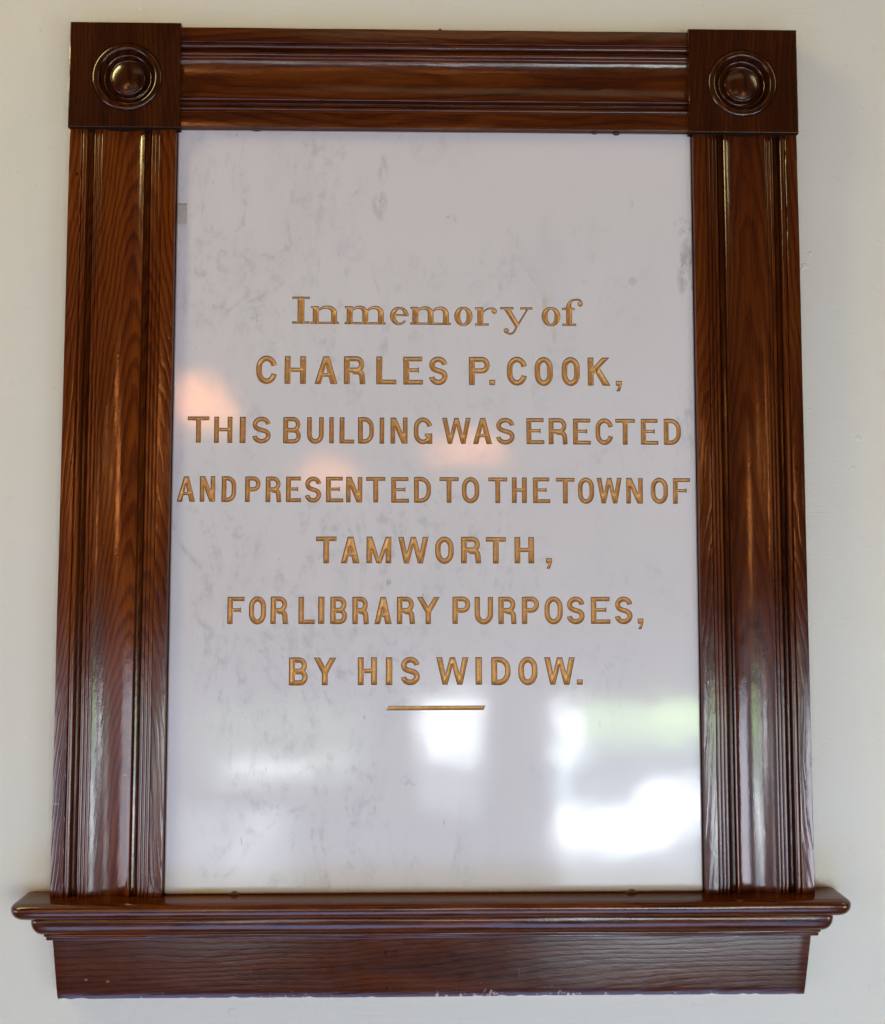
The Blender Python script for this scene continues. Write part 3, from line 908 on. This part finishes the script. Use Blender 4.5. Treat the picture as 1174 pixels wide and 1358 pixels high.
def casing_profile(W=124.0, flat0=14.6, flat1=15.2):
    """(u, height relative to the flat face) across the board, mm"""
    p = [(0, -22), (0, -1.2), (.35, -.35), (1.2, 0)]
    p += [(flat0 - .5, 0), (flat0, -.5), (flat0 + .3, -1.3)]
    p += bead(flat0 + .4, flat0 + 6.3, 0.1, -2.6)
    p += [(20.8, -6.0), (21.2, -9.0), (23.4, -9.4)]
    p += bead(23.7, 27.0, -4.6, -9.2, 6)
    p += [(27.3, -9.0), (28.3, -8.4), (28.7, -3.4)]
    p += bead(28.8, 33.0, -.8, -2.3, 6)
    p += bead(33.4, 36.9, -.8, -1.9, 6)
    p += [(37.2, -1.7), (38.0, -.9), (39.0, -.55), (40.0, -.6)]
    a0, a1 = 40.6, 85.4
    n = 22
    for i in range(n + 1):
        t = i / n
        p.append((a0 + (a1 - a0) * t, -1.0 - COVE * math.sin(math.pi * t) ** 0.8))
    p += [(86.0, -.6), (87.0, -.5), (87.4, -.9), (87.7, -8.0), (90.0, -8.8)]
    p += bead(90.3, 93.5, -4.4, -8.6, 6)
    p += [(93.8, -8.6), (95.0, -8.2), (95.5, -3.4)]
    p += bead(95.7, 99.4, -.9, -2.1, 6)
    p += bead(99.7, 103.6, -.6, -1.7, 6)
    p += bead(103.9, W - flat1 - .4, -.2, -1.5, 6)
    p += [(W - flat1, -.5), (W - flat1 + .5, 0)]
    p += [(W - 1.2, 0), (W - .35, -.35), (W, -1.2), (W, -22)]
    return p
COVE = 5.0

def casing(name, flip, xout, z0, z1, mat, horizontal=False):
    """extrude the profile; vertical casings run z0..z1, the head rail runs x z0..z1 with u measured down from xout"""
    p = casing_profile() if not horizontal else casing_profile(W=121.2, flat0=18.0, flat1=18.5)
    n = len(p)
    L_ = z1 - z0
    K = 40
    verts, faces = [], []
    rnd = random.Random({-1: 3, 1: 5, 0: 9}[flip])
    ph = [rnd.uniform(0, 6) for _ in range(6)]
    for k in range(K + 1):
        t = k / K
        for (u, h) in p:
            wob = .12 * math.sin(t * 9 + ph[0]) + .12 * math.sin(t * 23 + ph[1])      # hand run moulding: never dead straight
            dh = .05 * math.sin(t * 14 + ph[2] + u * .12)
            y = -(22.0 + h + (dh if h > -10 else 0)) if h > -21.9 else -0.2
            uu = u + (wob if 0 < u < 900 else 0)
            if horizontal: verts.append(((z0 + L_ * t) * MM, y * MM, (xout - uu) * MM))
            else: verts.append(((xout + uu * (-flip)) * MM, y * MM, (z0 + L_ * t) * MM))
    for k in range(K):
        for i in range(n - 1):
            a, b2 = k * n + i, k * n + i + 1
            faces.append((a, b2, b2 + n, a + n))
    faces.append(tuple(range(n - 1, -1, -1)))
    faces.append(tuple(K * n + i for i in range(n)))
    o = mesh_obj(name, verts, faces, mat, frame, loc=(0, 0, FZ * MM))
    fix_normals(o)
    smooth_angle(o, 38)
    return o

W_left = wood('varnished_pine_left', 'Z', centre=(-0.342, 0.022), taper=0.10, ring=0.0044, seed=1.0, tone=1.28, relief=0.00018, contrast=.5, rough=.135, calm=(.321, .4135),
              spots=[(-.4184, .383, .0022, .0032, .8), (-.4169, .045, .0022, .0030, .8), (-.424, -.339, .0040, .0012, -.5), (-.349, -.308, .0030, .0010, -.4)])
W_right = wood('varnished_pine_right', 'Z', centre=(0.372, 0.030), taper=0.06, ring=0.0052, seed=4.0, tone=.86, relief=0.00018, contrast=.38, rough=.135, calm=(.321, .4135),
               spots=[(.4188, .040, .0022, .0030, .8), (.4204, -.370, .0020, .0034, .8), (.313, -.19, .0020, .0024, .6)])
W_head = wood('varnished_pine_head', 'X', centre=(0.50, 0.045), taper=0.02, ring=0.0060, seed=7.0, tone=.86, relief=0.00006, contrast=.4)
W_blockL = wood('varnished_pine_block_left', 'Z', centre=(-0.40, 0.05), taper=0.05, ring=0.0050, seed=11.0, tone=.44, relief=0.00005, contrast=.25)
W_blockR = wood('varnished_pine_block_right', 'Z', centre=(0.42, 0.05), taper=0.05, ring=0.0060, seed=15.0, tone=.46, relief=0.00005, contrast=.25)
W_ros = wood('varnished_turned_rosette', 'Z', centre=(0.1, 0.06), taper=0.03, ring=0.009, seed=21.0, tone=.42, relief=0.00002, contrast=.5, rough=.16, lumps=.0001)
W_sill = wood('varnished_pine_sill', 'X', centre=(-0.48, 0.06), taper=0.03, ring=0.0058, seed=31.0, tone=.98, relief=0.00006, contrast=.4)
W_apron = wood('varnished_pine_apron', 'X', centre=(-0.515, 0.035), taper=0.035, ring=0.0060, seed=37.0, tone=.90, relief=0.00003, contrast=.35, lumps=.00014, wear=(0.0, 0.040),
               spots=[(-.055, .048, .0024, .0040, .75), (-.386, .0215, .0020, .0014, -.6), (-.362, .0195, .0022, .0012, -.6), (-.054, .010, .0016, .0024, .7), (.22, .030, .0020, .0020, .6), (.385, .028, .0026, .0018, .6)])

M_under_shade = plain('underside_shade', (0.018, 0.007, 0.003), 0.85, spec=0.1, nscale=500, amt=.4)  # near-black colour paints the shade under the corner blocks
casing('side_casing', -1, -428.4, -441.2, 437.2, W_left)
casing('side_casing', 1, 428.4, -441.2, 437.2, W_right)
casing('head_rail', 0, 562.2, -299.6, 299.6, W_head, horizontal=True)

def lathe_profile():
    # turned bullseye: raised outer ring, deep sunk groove, narrow inner ring, groove and a low domed button
    p = [(41.0, -2.0), (40.8, -.3), (40.2, .2)]
    p += [(36.6 + 3.5 * math.cos(math.radians(a)), .2 + 1.5 * math.sin(math.radians(a))) for a in range(10, 171, 16)]
    p += [(32.7, -.8), (32.0, -2.6), (31.2, -4.6), (30.2, -5.6), (29.3, -5.4), (28.7, -4.0), (28.3, -2.8), (27.8, -2.3), (27.3, -2.4)]
    p += [(26.6, -3.4), (25.8, -5.4), (24.8, -7.6), (23.6, -8.6), (22.6, -8.6), (21.6, -7.6), (20.9, -5.6), (20.4, -3.8), (19.9, -3.0), (19.3, -2.8)]
    R_ = 19.0; hh = 4.2; rs = (R_ * R_ + hh * hh) / (2 * hh)
    p += [(R_ * k / 12, -2.9 - (rs - hh) + math.sqrt(rs * rs - (R_ * k / 12) ** 2)) for k in range(12, 0, -1)]
    return p + [(0, -2.9 + hh)]

def corner_block(side, mat, cz, cx, notch=False):
    x0, x1 = (-428.8, -299.4) if side < 0 else (299.4, 428.8)
    z0, z1 = 437.4, 564.2 if side < 0 else 563.4
    F = 27.0
    NC = 72; R = 41.0
    ring = [(cx + R * math.cos(2 * math.pi * i / NC), cz + R * math.sin(2 * math.pi * i / NC)) for i in range(NC)]
    bv = 1.0
    sq = [(x0 + bv, z0 + bv), (x1 - bv, z0 + bv), (x1 - bv, z1 - bv), (x0 + bv, z1 - bv)]
    pts = [Vector(q) for q in sq + ring]
    ed = [(0, 1), (1, 2), (2, 3), (3, 0)] + [(4 + i, 4 + (i + 1) % NC) for i in range(NC)]
    vs, _, fs, _, _, _ = delaunay_2d_cdt(pts, ed, [], 0, 1e-5)
    cen = np.array([[sum(vs[i].x for i in f) / 3, sum(vs[i].y for i in f) / 3] for f in fs])
    RA = np.array(ring)
    keep = [f for f, k in zip(fs, inside(cen, RA, np.roll(RA, -1, 0))) if not k]
    v = [((q.x - cx) * MM, -F * MM, (q.y - cz) * MM) for q in vs]
    f = [tuple(q) for q in keep]
    b = len(v)
    full = [(x0, z0), (x1, z0), (x1, z1), (x0, z1)]
    for (y, s) in ((-F, sq), (-F + .25, [(x0 + .25, z0 + .25), (x1 - .25, z0 + .25), (x1 - .25, z1 - .25), (x0 + .25, z1 - .25)]), (-F + 1.0, full), (-.2, full)):
        v += [((q[0] - cx) * MM, y * MM, (q[1] - cz) * MM) for q in s]
    for k in range(3):
        for i in range(4):
            j = (i + 1) % 4
            f.append((b + 4 * k + i, b + 4 * k + j, b + 4 * k + 4 + j, b + 4 * k + 4 + i))
    b2 = len(v)
    v += [((q[0] - cx) * MM, (-F + 2.0) * MM, (q[1] - cz) * MM) for q in ring]
    # inner wall of the round recess
    for i in range(NC):
        j = (i + 1) % NC
        a0 = min(range(len(vs)), key=lambda t: (vs[t] - Vector(ring[i])).length)
        a1 = min(range(len(vs)), key=lambda t: (vs[t] - Vector(ring[j])).length)
        f.append((a0, a1, b2 + j, b2 + i))
    o = mesh_obj('corner_block', v, f, [mat, M_under_shade], frame, loc=(cx * MM, 0, (cz + FZ) * MM))
    fix_normals(o)
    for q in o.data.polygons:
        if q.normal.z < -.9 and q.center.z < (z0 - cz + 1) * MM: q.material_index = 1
    p = lathe_profile()
    NS = 72
    v, f = [], []
    for (r, h) in p[:-1]:
        for i in range(NS):
            a = 2 * math.pi * i / NS
            v.append((r * .995 * math.cos(a) * MM, -(F + h) * MM, r * .995 * math.sin(a) * MM))
    v.append((0, -(F + p[-1][1]) * MM, 0))
    m = len(p) - 1
    for k in range(m - 1):
        for i in range(NS):
            j = (i + 1) % NS
            f.append((k * NS + i, k * NS + j, (k + 1) * NS + j, (k + 1) * NS + i))
    for i in range(NS):
        f.append(((m - 1) * NS + i, (m - 1) * NS + (i + 1) % NS, m * NS))
    r_ = mesh_obj('rosette', v, f, W_ros, o)
    fix_normals(r_)
    smooth_angle(r_, 50)
    return o
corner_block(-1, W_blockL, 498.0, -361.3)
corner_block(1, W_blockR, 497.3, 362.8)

# ---- sill: plan outline swept with a section, returned round both ends
def sill_piece(name, half, prof, mat, r0=6.0, ecc=0.0):
    """prof: list of (inset from the outermost front/ends, z mm); half = half length, front y given by prof's own depth"""
    v, f = [], []
    K = 6
    NX = 60
    rows = []
    for (ins, front, z) in prof:
        h = half - ins
        fr = front
        r = max(0.4, r0 - ins * .4)
        line = [(-h, 0.0)]
        for i in range(K + 1):
            a = math.radians(180 + 90 * i / K)
            line.append((-h + r + r * math.cos(a), -fr + r + r * math.sin(a)))
        for i in range(1, NX):
            t = i / NX
            line.append((-h + r + (2 * h - 2 * r) * t, -fr + .12 * math.sin(t * 17 + z)))
        for i in range(K + 1):
            a = math.radians(270 + 90 * i / K)
            line.append((h - r + r * math.cos(a), -fr + r + r * math.sin(a)))
        line.append((h, 0.0))
        rows.append(len(v))
        n = len(line)
        v += [((x + ecc) * MM, min(y, -.2) * MM, z * MM) for x, y in line]
    for k in range(len(prof) - 1):
        for i in range(n - 1):
            a, b = rows[k] + i, rows[k + 1] + i
            f.append((a, a + 1, b + 1, b))
    f.append(tuple(rows[0] + i for i in range(n))[::-1])
    f.append(tuple(rows[-1] + i for i in range(n)))
    o = mesh_obj(name, v, f, mat, frame, loc=(0, 0, FZ * MM))
    fix_normals(o)
    smooth_angle(o, 40)
    return o

def nosing():
    zt, zf, zb, FR = -441.4, -447.4, -459.2, 47.5
    prof = []
    for i in range(13):
        a = math.radians(90 - 180 * i / 12)
        ins = 9.5 * (1 - math.cos(a))
        prof.append((ins, FR - ins, zf + ((zt - zf) if a > 0 else (zf - zb)) * math.sin(a)))
    sill_piece('sill_nosing', 463.5, prof, W_sill, 14.0, ecc=-1.0)
def sill_mould():
    prof = [(1.5, 38.0, -459.3), (.4, 39.2, -459.9), (0, 39.6, -461.2), (0, 39.6, -463.0)]
    for i in range(1, 10):
        a = math.radians(90 * i / 9)
        prof.append((11.0 * (1 - math.cos(a)), 39.6 - 9.0 * (1 - math.cos(a)), -463.0 - 14.6 * math.sin(a)))
    sill_piece('sill_moulding', 444.0, prof, W_sill, 10.0)
def sill_fillet():
    prof = [(0, 31.5, -477.8), (-.4, 31.9, -478.4), (-.4, 31.9, -479.6), (.2, 31.3, -480.2), (1.4, 30.0, -481.0), (1.8, 29.6, -482.6), (1.4, 29.8, -483.6), (2.2, 29.4, -484.6), (4.5, 26.0, -485.4), (5.2, 24.0, -486.4)]
    sill_piece('sill_fillet', 429.8, prof, W_sill, 1.5)
nosing(); sill_mould(); sill_fillet()

def apron():
    v, f = [], []
    NX, NZ = 120, 14
    rnd = random.Random(4)
    nick = [0.0] * (NX + 1)
    for _ in range(26):
        i = rnd.randint(1, NX - 1)
        nick[i] = rnd.uniform(.3, 1.3)
    zt, zb = -486.4, -551.6
    F = 21.0
    for j in range(NZ + 1):
        t = j / NZ
        z = zt + (zb - zt) * t
        xl = -424.2 + (424.2 - 417.2) * t; xr = 423.2 + (414.2 - 423.2) * t
        for i in range(NX + 1):
            s = i / NX
            zz = z + (nick[i] if j == NZ else 0) + (.35 * math.sin(s * 11) if j == NZ else 0)
            y = -F - .18 * math.sin(s * 7 + t * 3) - .1 * math.sin(s * 31 + 2)
            if j == NZ: y += .9
            if i in (0, NX): y += .7
            v.append(((xl + (xr - xl) * s) * MM, y * MM, zz * MM))
    for j in range(NZ):
        for i in range(NX):
            a = j * (NX + 1) + i
            f.append((a, a + 1, a + NX + 2, a + NX + 1))
    # returns to the wall: sides and bottom
    per = [j * (NX + 1) for j in range(NZ + 1)] + [NZ * (NX + 1) + i for i in range(1, NX + 1)] + [j * (NX + 1) + NX for j in range(NZ - 1, -1, -1)]
    b = len(v)
    for k in per: v.append((v[k][0], -.2 * MM, v[k][2]))
    for k in range(len(per) - 1): f.append((per[k], per[k + 1], b + k + 1, b + k))
    o = mesh_obj('apron', [(x, y, z + FZ * MM) for x, y, z in v], f, W_apron, frame)
    fix_normals(o)
    smooth_angle(o, 35)
apron()

# ---- ironmongery
M_iron = plain('dark_iron', (0.05, 0.045, 0.04), 0.5, 0.6, nscale=400, amt=.5)
M_clip = plain('painted_clip', (0.13, 0.09, 0.07), 0.5, 0.2, nscale=300, amt=.4)
def dome(name, x, z, y, r, mat, sx=1.0, sz=1.0):
    bm = bmesh.new()
    bmesh.ops.create_uvsphere(bm, u_segments=14, v_segments=8, radius=1)
    for q in bm.verts:
        q.co = Vector((q.co.x * r * sx, q.co.y * r * .7, q.co.z * r * sz)) * MM
    me = bpy.data.meshes.new(name); bm.to_mesh(me); bm.free(); me.materials.append(mat)
    me.polygons.foreach_set('use_smooth', [True] * len(me.polygons))
    o = bpy.data.objects.new(name, me); C.objects.link(o)
    o.parent = frame; o.location = (x * MM, y * MM, (z + FZ) * MM)
    return o
dome('nail_head', -211.0, 441.0, -17.0, 2.6, M_iron, 2.4, 1.0)
dome('nail_head', 188.5, 440.3, -17.0, 2.2, M_iron, 1.6, 1.0)
dome('nail_head', 214.5, 439.6, -17.0, 2.3, M_iron, 1.7, 1.1)
dome('nail_head', 5.0, 562.6, -19.0, 2.3, M_iron, 1.0, 1.0)
def clip(x, z, wd, hh, mat):
    # a small wedge shaped retaining clip standing on the sill against the marble
    p = [(-wd, 0), (wd, 0), (wd * .55, hh * .6), (wd * .35, hh), (-wd * .35, hh), (-wd * .6, hh * .55)]
    n = len(p)
    v = [(a * MM, -2.2 * MM, c * MM) for a, c in p] + [(a * MM, 0, c * MM) for a, c in p]
    f = [tuple(range(n)), tuple(range(2 * n - 1, n - 1, -1))] + [(i, i + n, (i + 1) % n + n, (i + 1) % n) for i in range(n)]
    o = mesh_obj('retaining_clip', v, f, mat, frame, loc=(x * MM, -15.4 * MM, (z + FZ) * MM))
    fix_normals(o)
    md = o.modifiers.new('soft_edges', 'BEVEL'); md.width = .0006; md.segments = 2
    return o
clip(-224.8, -441.4, 6.4, 4.2, M_clip)
clip(222.2, -441.4, 7.6, 3.8, M_clip)

# ------------------------------------------------------------------ render
S.render.engine = 'CYCLES'
S.render.resolution_x = 885
S.render.resolution_y = 1024
S.render.resolution_percentage = 100
